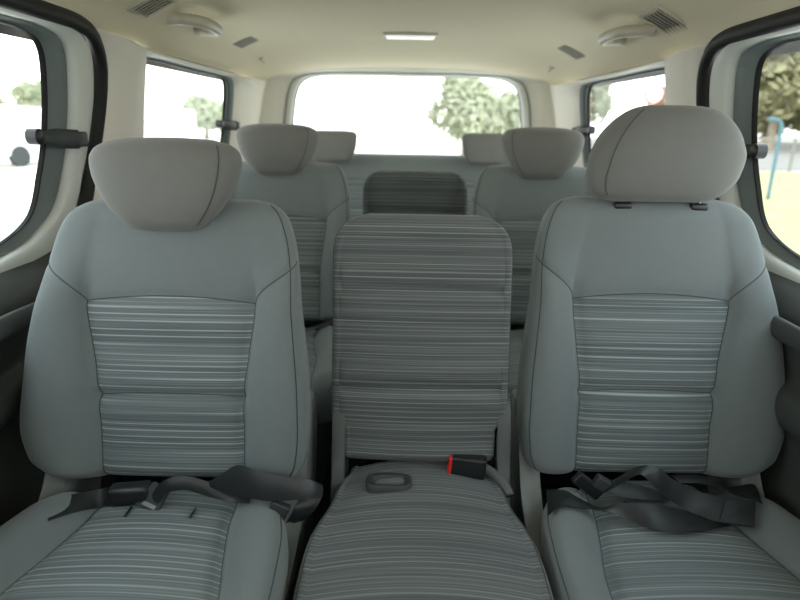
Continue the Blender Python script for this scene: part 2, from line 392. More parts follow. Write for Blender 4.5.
# ------------------------------------------------------------------ upholstered pads
def make_pad(sp, T, parent, name, mats):
    """sp: shape spec; T(x, d, h)->3-D local to the seat. The cover is split along its sewn seams:
    front panels become child meshes (striped_panel, bolster, yoke), everything else the pad itself."""
    H = sp['H']; th = sp['th']; us = .5
    Wo, Wi = pchip(sp['Wo']), pchip(sp.get('Wi', sp['Wo'])); wp = pchip(sp['wp']); bol = pchip(sp['bol'])
    pt = sp.get('ptop'); flip = sp.get('flip', 1)
    crease = sp.get('crease', []); rb, rt = sp.get('rb', .035), sp.get('rt', .05)
    ncB, ncP, ncS = 12, 22, 18
    U = [-1+i*.5/ncB for i in range(ncB)] + [-.5+i/ncP for i in range(ncP)] + [.5+i*.5/ncB for i in range(ncB+1)]
    nf = len(U)
    def hs(u):
        if pt is None: return H*.999
        a = abs(u)
        if a <= .5: return pt + sp.get('arch', .012)*(1-(a/.5)**2)
        t = (a-.5)/.5; return pt + sp.get('flare', .06)*t**.72
    if pt is None: Vv = [(0, (1-math.cos(PI*i/90))/2) for i in range(91)]
    else: Vv = [(0, 1-math.cos(i/44*PI/2)) for i in range(45)] + [(1, math.sin(i/36*PI/2)) for i in range(1, 37)]
    def hval(u, v):
        k, e = v; h = hs(u)
        if pt is None: return e*H
        return h*e if k == 0 else lerp(h, H, e)
    def scale(h):
        sc = 1.
        if h < rb: sc *= math.sqrt(max(0, 1-((rb-h)/rb)**2))
        if h > H-rt: sc *= math.sqrt(max(0, 1-((h-(H-rt))/rt)**2))
        return sc
    def groove(x0, w, d): return d*math.exp(-(x0/w)**2)
    def P(u, v, lift=0.):
        h = hval(u, v); a = abs(u); s = 1 if u >= 0 else -1
        W = (Wi if s > 0 else Wo)(h); w = min(wp(h), W*.9); b = bol(h); sc = scale(h)
        if a <= .5:
            x = w*a/.5; d = sp.get('convex', .006)*(1-(a/.5)**2)
            for hc, arch in crease:
                hh = hc + arch*(1-(a/.5)**2); d -= groove(h-hh, .006, .010); d += .006*math.exp(-((abs(h-hh)-.028)/.02)**2)
        else:
            t = (a-.5)/.5; q = W-w
            c = [(w, 0), (w+.30*q, b*1.15), (w+1.02*q, b*1.25+sp.get('lip', .01)*min(1, b/.03)), (W, -.015)]
            k = [(1-t)**3, 3*t*(1-t)**2, 3*t*t*(1-t), t**3]
            x = sum(ki*ci[0] for ki, ci in zip(k, c)); d = sum(ki*ci[1] for ki, ci in zip(k, c))
        if sp.get('seams', True):
            if h < (pt or H)+.03: d -= groove((a-.5), .035, .005)
            if pt and v[0] == 1 and v[1] < .2 or v[0] == 0: d -= groove(h-hs(u), .006, .004) if pt else 0
        dc = -th*.5
        d = dc+(d-dc)*sc + lift
        d += sp.get('bulge', lambda h: 0)(h)*(1-min(1, a)**2)
        return x*s*flip, d, h
    def Q(k, v):
        """side and back columns k = 1..ncS-1 going from u=+1 to u=-1 behind"""
        t = k/ncS; h = hval(1, v); sc = scale(h)
        s = 1 if t < .5 else -1; tt = 1-abs(t-.5)*2          # 0 at the edge .. 1 at the middle
        W = (Wi if s > 0 else Wo)(h)
        pts = [(W, -.015), (W-.004, -th*.55), (W*.93, -th*.92), (W*.7, -th), (0, -th)]
        g = tt*4; i = min(3, int(g)); q = g-i
        x = lerp(pts[i][0], pts[i+1][0], q); d = lerp(pts[i][1], pts[i+1][1], q)
        dc = -th*.5
        return x*s*flip, dc+(d-dc)*sc, h
    rows = [[T(*P(u, v)) for u in U] + [T(*Q(k, v)) for k in range(1, ncS)] for v in Vv]
    uvs = [[(P(u, v)[0]+sp.get('uo', 0), P(u, v)[2]+sp.get('vo', 0)) for u in U] + [(0, hval(1, v)) for k in range(1, ncS)] for v in Vv]
    nc = len(rows[0])
    vs_row = 44 if pt is not None else 90
    cr_rows = [min(range(len(Vv)), key=lambda j: abs(hval(0, Vv[j])-hc-ar)) for hc, ar in crease]
    def region(i, j):
        if i >= nf-1: return 'core'
        a = abs((U[i]+U[i+1])/2)
        if pt is not None and j >= vs_row: return 'yoke'
        if a < .5: return 'panel%d' % sum(j >= c for c in cr_rows)
        return 'bolL' if U[i] < 0 else 'bolR'
    allstripe = sp.get('allstripe', False)
    groups = {}
    for j in range(len(rows)-1):
        for i in range(nc):
            r = region(i, j)
            if allstripe and not r.startswith('panel'): r = 'core'
            groups.setdefault(r, []).append((i, j))
    # smooth normals over the whole cover, shared by all its pieces
    nrm = [[Vector() for _ in range(nc)] for _ in rows]
    V3 = [[Vector(p) for p in r] for r in rows]
    for j in range(len(rows)-1):
        for i in range(nc):
            i2 = (i+1) % nc
            n = (V3[j][i2]-V3[j][i]).cross(V3[j+1][i]-V3[j][i]) + (V3[j+1][i2]-V3[j+1][i]).cross(V3[j+1][i2]-V3[j][i2])
            for jj, ii in ((j, i), (j, i2), (j+1, i), (j+1, i2)): nrm[jj][ii] += n
    sgn = -1 if (V3[len(rows)//2][nf//2]-V3[len(rows)//2][nf+ncS//2-1]).dot(nrm[len(rows)//2][nf//2]) < 0 else 1
    def build(nm, cells, ms, par, extra=None, **kw):
        bm = bmesh.new(); uvl = bm.loops.layers.uv.new('UVMap'); vm = {}
        def vert(i, j):
            if (i, j) not in vm: vm[(i, j)] = bm.verts.new(V3[j][i])
            return vm[(i, j)]
        for i, j in cells:
            i2 = (i+1) % nc; ks = [(i, j), (i2, j), (i2, j+1), (i, j+1)]
            if sgn < 0: ks = ks[::-1]
            f = bm.faces.new([vert(*k) for k in ks])
            for lp, k in zip(f.loops, ks): lp[uvl].uv = uvs[k[1]][k[0]]
            f.material_index = sp.get('core_mat', 0) if (nm == name) else 0
            if nm == name and allstripe: f.material_index = 0
        keys = list(vm.keys()); bm.verts.index_update()
        nl = [(nrm[j][i]*sgn).normalized() if nrm[j][i].length > 1e-12 else Vector((0, 0, 1)) for i, j in keys]
        if extra: extra(bm)
        me = bpy.data.meshes.new(nm); bm.to_mesh(me); bm.free()
        for p in me.polygons: p.use_smooth = True
        full = [tuple(v.normal) for v in me.vertices]
        for q, n in enumerate(nl): full[q] = tuple(n)
        me.normals_split_custom_set_from_vertices(full)
        return link(nm, me, ms, par, **kw)
    def seams(bm):
        r = .0009
        def along(pts): tube(bm, pts, r, 5, mat=1, cap=False)
        lim = [v for v in Vv if .004 < hval(.5, v) < H-.002]
        low = [v for v in lim if v[0] == 0]
        if sp.get('seams', True):
            for s in (-.5, .5):
                along([T(*P(s, v, .0008)) for v in (low if pt is not None else lim)])
            if pt is not None: along([T(*P(u, (0, 1.), .0008)) for u in U])
        for s in sp.get('edge', (.86,)):
            for sg in sp.get('edge_sides', (-1, 1)):
                along([T(*P(sg*s, v, .0008)) for v in lim if hval(sg*s, v) < H-.012 and hval(sg*s, v) > sp.get('edge_from', .02)])
        for c in cr_rows: along([T(*P(u, Vv[c], .0004)) for u in U if abs(u) <= .5])
    pad = build(name, groups['core'], mats, parent, seams)
    pl = {k: v for k, v in groups.items() if k != 'core'}
    for k, cells in pl.items():
        if k.startswith('panel'): build('striped_panel', cells, mats[2], pad, label='striped woven cloth panel')
        elif k == 'yoke': build('yoke', cells, mats[0], pad, label='plain grey cloth yoke')
        else: build('bolster', cells, mats[0], pad)
    return pad

def superpad(levels, n, T, m=48, k=9):
    """closed soft form: levels (h, half width, half depth, depth centre, x centre) with superellipse sections"""
    fs = [pchip([(L[0], L[i]) for L in levels]) for i in range(1, 5)]
    h0, h1 = levels[0][0], levels[-1][0]
    bm = bmesh.new(); V = []
    NL = 40
    for j in range(NL+1):
        h = h0+(h1-h0)*(1-math.cos(PI*j/NL))/2
        w, t, dc, xc = (f(h) for f in fs); row = []
        for i in range(m):
            a = 2*PI*i/m; ca, sa = math.cos(a), math.sin(a)
            row.append(bm.verts.new(T(xc+w*math.copysign(abs(ca)**(2/n), ca), dc+t*math.copysign(abs(sa)**(2/n), sa), h)))
        V.append(row)
    for a, b in zip(V, V[1:]):
        for i in range(m): bm.faces.new((a[i], a[(i+1) % m], b[(i+1) % m], b[i]))
    bm.faces.new(V[0]); bm.faces.new(V[-1])
    def pt(x_fac, h, n=n, lift=.0006):
        w, t, dc, xc = (f(h) for f in fs)
        return T(xc+w*x_fac, dc+(t+lift)*(max(0, 1-abs(x_fac)**n))**(1/n)+.0005, h)
    return bm, pt

def headrest(seat, kind, flip, org, tilt, rear=''):
    """org: bottom centre of the rest in seat space; depth axis d points to the front"""
    ct, st = math.cos(tilt), math.sin(tilt)
    ar = .045 if kind == 'bowl' else 0.
    T = lambda x, d, h: Vector((org[0]+x*flip, org[1]-d*ct+h*st, org[2]+h*ct*(1+ar*(1-(x/.13)**2)-ar*.6)+d*st))
    if kind == 'bowl':
        lv = [(0, .035, .004, .0, 0), (.004, .058, .016, .0, 0), (.016, .077, .030, .0, 0), (.04, .099, .040, .0, 0), (.075, .120, .047, -.002, 0), (.11, .132, .05, -.005, 0), (.132, .135, .048, -.008, 0), (.148, .130, .040, -.012, 0), (.159, .115, .026, -.016, 0), (.165, .085, .008, -.02, 0)]
        n = 2.8
    elif kind == 'dome':
        lv = [(0, .085, .010, .0, .018), (.006, .112, .028, .0, .016), (.02, .132, .042, .0, .013), (.05, .148, .053, .0, .006), (.085, .150, .058, .0, 0), (.12, .140, .055, -.004, -.004), (.150, .121, .048, -.008, -.008), (.173, .094, .034, -.012, -.010), (.184, .068, .022, -.016, -.010), (.188, .042, .006, -.02, -.010)]
        n = 2.6
    else:
        lv = [(0, .05, .004, .0, 0), (.005, .072, .018, .0, 0), (.02, .086, .030, .0, 0), (.05, .098, .036, .0, 0), (.09, .107, .04, 0, 0), (.125, .109, .036, -.004, 0), (.140, .10, .024, -.008, 0), (.147, .07, .006, -.012, 0)]
        n = 3.2
    bm, pt = superpad(lv, n, T)
    H = lv[-1][0]
    bmesh.ops.recalc_face_normals(bm, faces=bm.faces)
    if kind != 'small':
        xs = (lambda q: .86-.08*q) if kind == 'bowl' else (lambda q: .84-.10*q)
        for sg in (1,):
            path = [pt(sg*xs(q), .012+(H-.024)*q) for q in [i/24 for i in range(25)]]
            tube(bm, path, .0008, 5, mat=1, cap=False)
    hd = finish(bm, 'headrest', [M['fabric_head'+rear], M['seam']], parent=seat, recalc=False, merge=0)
    for sx in (-1, 1) if kind != 'small' else ():
        bm = bmesh.new(); x = sx*(.076 if kind == 'dome' else .062)
        base = T(x, -.012, -.10 if kind != 'dome' else -.05)
        tube(bm, [T(x, -.012, .02), T(x, -.012, -.02), base], .006, 10)
        finish(bm, 'headrest_post', M['steel'], parent=hd)
        bm = bmesh.new()
        if kind == 'dome':
            p = T(x, -.012, -.008); box(bm, p, (.034, .03, .014), bev=.005)
            finish(bm, 'post_sleeve', M['black'], parent=hd)
        else: bm.free()
    return hd

OUT_BACK = dict(H=.545, th=.12,
    Wo=[(0, .170), (.008, .205), (.025, .237), (.055, .272), (.11, .285), (.19, .276), (.27, .264), (.34, .248), (.40, .234), (.45, .220), (.49, .204), (.515, .187), (.535, .158), (.545, .120)],
    Wi=[(0, .170), (.008, .205), (.025, .237), (.055, .252), (.11, .258), (.19, .256), (.27, .248), (.34, .240), (.40, .236), (.45, .231), (.49, .222), (.515, .211), (.535, .188), (.545, .15)],
    wp=[(0, .136), (.17, .137), (.26, .147), (.35, .158), (.545, .12)],
    bol=[(0, .03), (.05, .045), (.2, .05), (.33, .042), (.40, .018), (.45, .006), (.50, .002), (.545, .001)],
    ptop=.350, arch=.012, flare=.080, crease=[(.172, .006)], rb=.03, rt=.05, edge=(.87,), edge_sides=(1,))
OUT_CUSH = dict(H=.54, th=.13,
    Wo=[(0, .135), (.02, .148), (.058, .152), (.066, .176), (.078, .198), (.10, .217), (.15, .238), (.22, .252), (.37, .258), (.49, .256), (.525, .235), (.54, .20)],
    wp=[(0, .115), (.07, .126), (.13, .130), (.22, .146), (.32, .166), (.54, .18)],
    bol=[(0, -.02), (.058, -.016), (.072, .018), (.09, .034), (.14, .044), (.37, .04), (.54, .02)], rb=.03, rt=.06, edge=(.88,), edge_from=.11, convex=.012)

def outer_seat(name, x, y0, inner, head, label, group, zc=.44, dz=0., cxo=0., hsc=1.):
    """outer passenger seat; inner = +1 when the aisle lies towards +x"""
    seat = empty(name, (x, y0, 0), label, 'seat', group)
    fl = inner
    rec = math.atan(.105/.53); cr, sr = math.cos(rec), math.sin(rec)
    zb = .465+dz
    TB = lambda X, d, h: Vector((X, h*hsc*sr-d*cr, zb+h*hsc*cr+d*sr))
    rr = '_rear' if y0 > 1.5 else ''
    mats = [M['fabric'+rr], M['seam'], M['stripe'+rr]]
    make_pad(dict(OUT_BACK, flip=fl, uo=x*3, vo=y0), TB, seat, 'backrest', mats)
    tl = R(2.0)
    TC = lambda X, d, h: Vector((X+cxo, .045-h*math.cos(tl), zc+dz-.002+d+h*math.sin(tl)))
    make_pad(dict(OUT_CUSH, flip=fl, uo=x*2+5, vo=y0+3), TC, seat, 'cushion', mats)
    if head == 'dome': headrest(seat, 'dome', fl, (.010, .115, 1.026+dz), R(7))
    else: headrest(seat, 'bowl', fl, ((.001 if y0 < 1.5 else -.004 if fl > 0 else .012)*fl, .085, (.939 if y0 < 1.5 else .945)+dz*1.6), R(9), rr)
    for sx in (-.055, .062):
        bm = bmesh.new(); p0 = TC(sx*fl, .0135, .105); p1 = TC(sx*fl, .0135, .132)
        tube(bm, [p0, p0.lerp(p1, .5), p1], .0022, 6)
        finish(bm, 'anchor_slit', M['black'], parent=seat)
    # base frame under the cushion
    bm = bmesh.new(); box(bm, (0, -.22, .22), (.40, .40, .20), bev=.02); box(bm, (0, -.24, .06), (.34, .44, .12), bev=.01)
    finish(bm, 'seat_base', M['plastic_dark'], parent=seat, angle=40)
    # recliner covers at both sides
    poly = [(.12, .60), (.155, .585), (.15, .50), (.12, .42), (.05, .335), (-.22, .30), (-.36, .31), (-.40, .345), (-.37, .385), (-.10, .415), (-.03, .45), (.02, .52), (.07, .59)]
    pl = [(p.x, p.y) for p in catmull(poly, 4, True)]
    for sx in (-1, 1):
        bm = bmesh.new(); xo = sx*(.236 if sx == fl else .222)
        prism(bm, pl, lambda p, q, t: Vector((xo+sx*t, p, q+dz)), -.022, .019, inset=.005)
        finish(bm, 'recliner_cover', M['plastic_grey'], parent=seat, angle=50)
    bm = bmesh.new(); box(bm, (-fl*.02, .09, .70), (.34, .012, .44), rot=Matrix.Rotation(-rec, 3, 'X'), bev=.004)
    finish(bm, 'back_shell', M['plastic_dark'], parent=seat, angle=40)
    return seat

G1, G2 = 'outer seats of the first row', 'outer seats of the second row'
outer_seat('passenger_seat', -.435, .985, 1, 'bowl', 'grey cloth outer seat nearest the camera on the left, low bowl-shaped headrest', G1)
outer_seat('passenger_seat', .502, 1.085, -1, 'dome', 'grey cloth outer seat on the right, tall rounded headrest raised above its backrest', G1, dz=-.034, zc=.439, cxo=.010, hsc=1.075)
outer_seat('passenger_seat', -.423, 1.915, 1, 'bowl', 'grey cloth seat in the second row, behind the low-headrest seat on the left', G2, dz=.008)
outer_seat('passenger_seat', .458, 1.915, -1, 'bowl', 'grey cloth seat in the second row, behind the raised-headrest seat on the right', G2, dz=.010)

MID_BACK = dict(H=.50, th=.075,
    Wo=[(0, .130), (.006, .142), (.018, .149), (.07, .151), (.078, .154), (.088, .168), (.1, .1725), (.42, .1725), (.45, .168), (.472, .156), (.488, .138), (.5, .105)],
    wp=[(0, .145), (.07, .146), (.1, .163), (.45, .163), (.5, .14)], bol=[(0, .002), (.5, .002)],
    crease=[(.155, .004), (.350, .003)], rb=.02, rt=.024, edge=(.96,), edge_from=.10, lip=0, convex=.012, allstripe=True, seams=False)
MID_CUSH = dict(H=.49, th=.12,
    Wo=[(0, .12), (.02, .140), (.05, .146), (.07, .158), (.09, .164), (.14, .172), (.19, .188), (.25, .200), (.31, .203), (.45, .202), (.48, .19), (.49, .17)],
    wp=[(0, .14), (.15, .155), (.25, .182), (.49, .182)], bol=[(0, .004), (.49, .004)], rb=.03, rt=.05, edge=(.75,), edge_from=.07, lip=0, convex=.022, allstripe=True, seams=False)
def middle_seat(y0, label):
    seat = empty('folding_seat', (.036, y0, 0), label, 'seat', 'narrow fold-down middle seats')
    rec = math.atan(.10/.49); cr, sr = math.cos(rec), math.sin(rec)
    TB = lambda X, d, h: Vector((X*1.02, h*sr-d*cr, .478+h*cr+d*sr))
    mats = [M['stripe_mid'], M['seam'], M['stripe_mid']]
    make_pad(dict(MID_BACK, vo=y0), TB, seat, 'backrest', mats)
    TC = lambda X, d, h: Vector((X+.004, .05-h, .454+d-h*.045))
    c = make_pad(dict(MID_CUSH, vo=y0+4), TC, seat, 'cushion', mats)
    bm = bmesh.new(); box(bm, (0, -.2, .165), (.30, .36, .33), bev=.02)
    finish(bm, 'seat_base', M['plastic_dark'], parent=seat, angle=40)
    bm = bmesh.new(); box(bm, (0, .115, .74), (.30, .012, .40), rot=Matrix.Rotation(-rec, 3, 'X'), bev=.004)
    finish(bm, 'back_shell', M['plastic_dark'], parent=seat, angle=40)
    for sx in (-1, 1):
        bm = bmesh.new()
        poly = [(.085, .60), (.03, .60), (-.005, .50), (-.035, .42), (-.03, .30), (.06, .30), (.07, .42), (.09, .5)]
        prism(bm, [(p.x, p.y) for p in catmull(poly, 3, True)], lambda p, q, t: Vector((sx*(.160+t)+(.004), p, q)), -.008, .018, inset=.003)
        finish(bm, 'hinge_plate', M['hinge'], parent=seat, angle=40)
    # moulded cup let into the back of the cushion
    bm = bmesh.new(); sq = lambda w, l, n=32: [(w*math.copysign(abs(math.cos(2*PI*i/n))**.55, math.cos(2*PI*i/n)), l*math.copysign(abs(math.sin(2*PI*i/n))**.55, math.sin(2*PI*i/n))) for i in range(n)]
    rings = []
    for w, l, z in [(.044, .028, -.012), (.044, .028, .004), (.041, .025, .0065), (.034, .019, .0055), (.031, .016, .002), (.024, .012, -.016), (.001, .001, -.018)]:
        rings.append([bm.verts.new((-.058+a, -.052+b, .4705+z-b*.10)) for a, b in sq(w, l)])
    for a, b in zip(rings, rings[1:]):
        for i in range(32): bm.faces.new((a[i], a[(i+1) % 32], b[(i+1) % 32], b[i]))
    finish(bm, 'recess_cup', M['plastic_dark'], parent=seat, angle=60)
    return seat
mid1 = middle_seat(1.05, 'narrow striped fold-down middle seat of the first row, red belt buckle on its cushion')
mid2 = copy_tree(mid1); mid2.location = (.033, 2.045, .006)
for ch in mid2.children:
    if ch.name.startswith(('cushion', 'recess')): ch.scale.x = .62
    elif ch.name.startswith('backrest'): ch.scale.x = 1.05
mid2['label'] = 'narrow striped middle seatback of the second row, behind the first-row middle seat'

# rear bench
bench = empty('bench_seat', (0, 2.80, 0), 'grey cloth rear bench seat across the back below the rear window', 'bench seat')
rec = math.atan(.11/.52); cr, sr = math.cos(rec), math.sin(rec)
TB = lambda X, d, h: Vector((X, h*sr-d*cr, .47+h*cr+d*sr))
BB = dict(H=.535, th=.12, Wo=[(0, .60), (.02, .635), (.06, .655), (.45, .655), (.5, .645), (.52, .63), (.535, .60)], wp=[(0, .6), (.535, .6)],
          bol=[(0, .01), (.535, .006)], ptop=.40, arch=.0, flare=.0, crease=[(.17, .0)], rb=.03, rt=.045, edge=(.9,))
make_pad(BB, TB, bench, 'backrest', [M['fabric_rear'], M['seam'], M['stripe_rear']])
TC = lambda X, d, h: Vector((X, .04-h, .44+d))
make_pad(dict(OUT_CUSH, Wo=[(0, .6), (.02, .64), (.06, .66), (.49, .66), (.52, .64), (.54, .6)], wp=[(0, .6), (.54, .6)]), TC, bench, 'cushion', [M['fabric'], M['seam'], M['stripe']])
bm = bmesh.new(); box(bm, (0, -.22, .17), (1.2, .40, .34), bev=.02); finish(bm, 'seat_base', M['plastic_dark'], parent=bench, angle=40)
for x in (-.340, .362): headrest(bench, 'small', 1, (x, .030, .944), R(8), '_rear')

# ------------------------------------------------------------------ seat belts
def ribbon(name, A, B, parent, th=.0014, n=10):
    a, b = catmull(A, n), catmull(B, n); bm = bmesh.new(); top, bot = [], []
    for i, (p, q) in enumerate(zip(a, b)):
        t = (a[min(i+1, len(a)-1)]-a[max(i-1, 0)]); nr = t.cross(q-p)
        nr = nr.normalized()*th if nr.length > 1e-9 else Vector((0, 0, th))
        nu = nr.normalized() if nr.length > 1e-9 else Vector((0, 0, 1))
        if nu.dot(Vector((0, -.55, .83))) < 0: nu = -nu
        cb = lambda t: nu*(.0018*(1-(2*t-1)**2))
        k = 5; top.append([bm.verts.new(p.lerp(q, j/k)+cb(j/k)+nr*.5) for j in range(k+1)]); bot.append([bm.verts.new(p.lerp(q, j/k)+cb(j/k)-nr*.5) for j in range(k+1)])
    for L, fl in ((top, 0), (bot, 1)):
        for r0, r1 in zip(L, L[1:]):
            for j in range(5):
                f = (r0[j], r0[j+1], r1[j+1], r1[j]); bm.faces.new(f if not fl else f[::-1])
    for i in range(len(top)-1):
        for j in (0, 5): bm.faces.new((top[i][j], top[i+1][j], bot[i+1][j], bot[i][j]))
    for e in (0, -1):
        for j in range(5): bm.faces.new((top[e][j], top[e][j+1], bot[e][j+1], bot[e][j]))
    return finish(bm, name, M['webbing'], parent=parent, angle=60)
BELT = {
    'L1': ([(-0.6585, 0.9514, 0.4537), (-0.5955, 0.9339, 0.474), (-0.5604, 0.955, 0.471), (-0.5188, 0.95, 0.4862)],
           [(-0.5982, 0.8536, 0.4767), (-0.577, 0.8965, 0.4635), (-0.5568, 0.9398, 0.4407), (-0.5148, 0.9323, 0.4515)]),
    'L2': ([(-0.4629, 0.935, 0.4638), (-0.4309, 0.93, 0.506), (-0.3971, 0.93, 0.5193), (-0.3614, 0.93, 0.5139), (-0.3208, 0.94, 0.4893), (-0.277, 0.945, 0.4742)],
           [(-0.4426, 0.925, 0.4608), (-0.4177, 0.92, 0.4902), (-0.3864, 0.92, 0.4972), (-0.36, 0.92, 0.4896), (-0.3176, 0.925, 0.4724), (-0.2673, 0.908, 0.4816)]),
    'L3': ([(-0.3551, 0.935, 0.5003), (-0.3208, 0.93, 0.5253), (-0.2892, 0.925, 0.5477), (-0.2514, 0.915, 0.5428), (-0.1977, 0.91, 0.5353), (-0.1608, 0.92, 0.5234), (-0.1419, 0.935, 0.5035)],
           [(-0.3411, 0.93, 0.4957), (-0.3076, 0.915, 0.4964), (-0.2746, 0.905, 0.496), (-0.2315, 0.895, 0.4959), (-0.1839, 0.895, 0.4992), (-0.1557, 0.905, 0.4969), (-0.1402, 0.92, 0.4888)]),
    'L4': ([(-0.1401, 0.935, 0.5035), (-0.1417, 0.93, 0.4838), (-0.1515, 0.92, 0.4654), (-0.1712, 0.915, 0.4452), (-0.1915, 0.915, 0.4362)],
           [(-0.1815, 0.93, 0.4891), (-0.1836, 0.92, 0.4814), (-0.1894, 0.91, 0.4717), (-0.1961, 0.905, 0.4585), (-0.2038, 0.905, 0.4435)]),
    'R1': ([(0.2895, 1.02, 0.4451), (0.3184, 0.9971, 0.4602), (0.3448, 0.9845, 0.4517), (0.3813, 0.975, 0.4409), (0.4182, 0.975, 0.45), (0.4749, 0.975, 0.4507), (0.5362, 0.98, 0.436), (0.5831, 0.9694, 0.4287), (0.6275, 0.9615, 0.4224)],
           [(0.2727, 0.9335, 0.4512), (0.2972, 0.9457, 0.4623), (0.3354, 0.9519, 0.4544), (0.3743, 0.955, 0.448), (0.4196, 0.955, 0.4338), (0.4582, 0.9259, 0.433), (0.4958, 0.9148, 0.4347), (0.5469, 0.9208, 0.4335), (0.6215, 0.9508, 0.4245)]),
    'R2': ([(0.3983, 1.03, 0.4409), (0.4254, 1.0236, 0.4726), (0.4645, 1.0171, 0.5046), (0.494, 1.0107, 0.5064), (0.5264, 1.0043, 0.4856), (0.5716, 0.9979, 0.4651), (0.6275, 0.9914, 0.4561), (0.6703, 0.9777, 0.4595)],
           [(0.4009, 1.01, 0.4495), (0.4281, 1.0036, 0.4748), (0.4578, 0.9971, 0.4989), (0.4835, 0.9907, 0.4789), (0.5163, 0.9843, 0.4532), (0.5524, 0.9737, 0.4358), (0.5911, 0.9489, 0.4333), (0.6473, 0.9332, 0.4344)]),
    'R3': ([(0.3948, 1.055, 0.451), (0.4508, 1.05, 0.448), (0.4971, 1.045, 0.4393), (0.5415, 1.0354, 0.4284)],
           [(0.4011, 1.02, 0.4464), (0.4341, 1.0167, 0.4358), (0.4728, 1.0133, 0.4322), (0.5302, 1.01, 0.433)]),
    'R4': ([(0.5501, 1.065, 0.4552), (0.6093, 1.062, 0.4579), (0.6499, 1.059, 0.4484), (0.6722, 1.056, 0.4361), (0.7145, 1.053, 0.4462), (0.6886, 0.9856, 0.4595)],
           [(0.5624, 1.045, 0.4502), (0.6064, 1.04, 0.4531), (0.639, 1.035, 0.4419), (0.6601, 1.0133, 0.4453), (0.6774, 0.9893, 0.4559), (0.6817, 0.9725, 0.4569)]),
    'P2': ([(-0.3226, 1.86, 0.4774), (-0.2759, 1.86, 0.4889), (-0.217, 1.87, 0.511)],
           [(-0.3197, 1.84, 0.4671), (-0.2732, 1.84, 0.482), (-0.215, 1.85, 0.501)]),
}
def belt(loc, label, names, group='black lap belts lying on the outer seats'):
    o = empty('seat_belt', loc, label, 'seat belt', group); lv = Vector(loc)
    for k in names:
        A, B = BELT[k]
        ribbon('webbing', [Vector(p)-lv for p in A], [Vector(p)-lv for p in B], o)
    return o, lv
def slab(name, quad, th, m, parent, lv, bev=.0015):
    """thin plate from four corner points"""
    q = [Vector(p)-lv for p in quad]; n = (q[1]-q[0]).cross(q[2]-q[1]).normalized()*th*.5
    bm = bmesh.new(); a = [bm.verts.new(p+n) for p in q]; b = [bm.verts.new(p-n) for p in q]
    bm.faces.new(a); bm.faces.new(b[::-1])
    for i in range(4): bm.faces.new((a[i], b[i], b[(i+1) % 4], a[(i+1) % 4]))
    bmesh.ops.recalc_face_normals(bm, faces=bm.faces)
    bmesh.ops.bevel(bm, geom=bm.edges[:], offset=bev, segments=2, affect='EDGES')
    return finish(bm, name, m, parent=parent, angle=40)
# left belt: flap, buckle housing, tongue, twisted loops
o, lv = belt((-.435, .93, .46), 'black belt lying loose across the cushion of the low-headrest seat', ['L1', 'L2', 'L3', 'L4'])
bm = bmesh.new(); box(bm, Vector((-.498, .945, .470))-lv, (.078, .034, .036), rot=Matrix.Rotation(R(-6), 3, 'Y'), bev=.010)
finish(bm, 'buckle_housing', M['black'], parent=o, angle=50)
slab('latch_plate', [(-.487, .930, .458), (-.441, .918, .446), (-.418, .935, .487), (-.452, .945, .497)], .006, M['plastic_dark'], o, lv)
slab('tongue_slot', [(-.474, .9285, .459), (-.446, .9205, .452), (-.440, .9245, .459), (-.466, .9325, .467)], .007, M['steel'], o, lv)
bm = bmesh.new(); box(bm, Vector((-.217, .900, .470))-lv, (.034, .016, .040), rot=Matrix.Rotation(R(25), 3, 'Y'), bev=.004)
finish(bm, 'latch_plate', M['plastic_dark'], parent=o, angle=50)
# right belt
o, lv = belt((.49, .97, .45), 'black belt lying twisted across the cushion of the raised-headrest seat', ['R1', 'R2', 'R3', 'R4'])
bm = bmesh.new(); box(bm, Vector((.372, 1.028, .452))-lv, (.066, .016, .026), rot=Matrix.Rotation(R(38), 3, 'Y'), bev=.004)
finish(bm, 'latch_plate', M['black'], parent=o, angle=50)
bm = bmesh.new(); box(bm, Vector((.396, 1.022, .462))-lv, (.030, .018, .026), rot=Matrix.Rotation(R(30), 3, 'Y'), bev=.004)
finish(bm, 'buckle_housing', M['plastic_dark'], parent=o, angle=50)
slab('stitched_end', [(.615, .9735, .4615), (.672, .974, .4625), (.650, .930, .4365), (.592, .944, .4355)], .004, M['webbing'], o, lv, .001)
# lap belt in the second row
belt((-.27, 1.85, .48), 'thin black belt on the second-row cushion, behind the low-headrest seat', ['P2'], group='lap belt of the second row')
# red-button buckle on a short stalk lying on the middle cushion
o = empty('belt_buckle', (.135, 1.045, .475), 'black belt buckle with a red button lying on the middle seat cushion', 'belt buckle')
rt = Matrix.Rotation(R(-4), 3, 'Z') @ Matrix.Rotation(R(4), 3, 'Y')
bm = bmesh.new(); box(bm, (0, 0, .006), (.070, .030, .044), rot=rt, bev=.006); finish(bm, 'buckle_body', M['black'], parent=o, angle=50)
bm = bmesh.new(); box(bm, rt @ Vector((-.036, -.001, 0))+Vector((0, 0, .006)), (.007, .026, .040), rot=rt, bev=.003); finish(bm, 'release_button', M['red'], parent=o, angle=50, label='bright red release button')
bm = bmesh.new(); tube(bm, catmull([(.03, 0, .002), (.05, -.006, -.008), (.068, -.022, -.020), (.078, -.038, -.036)], 6), .011, 10, flat=(Vector((0, 1, 0)), .6)); finish(bm, 'stalk', M['hinge'], parent=o)


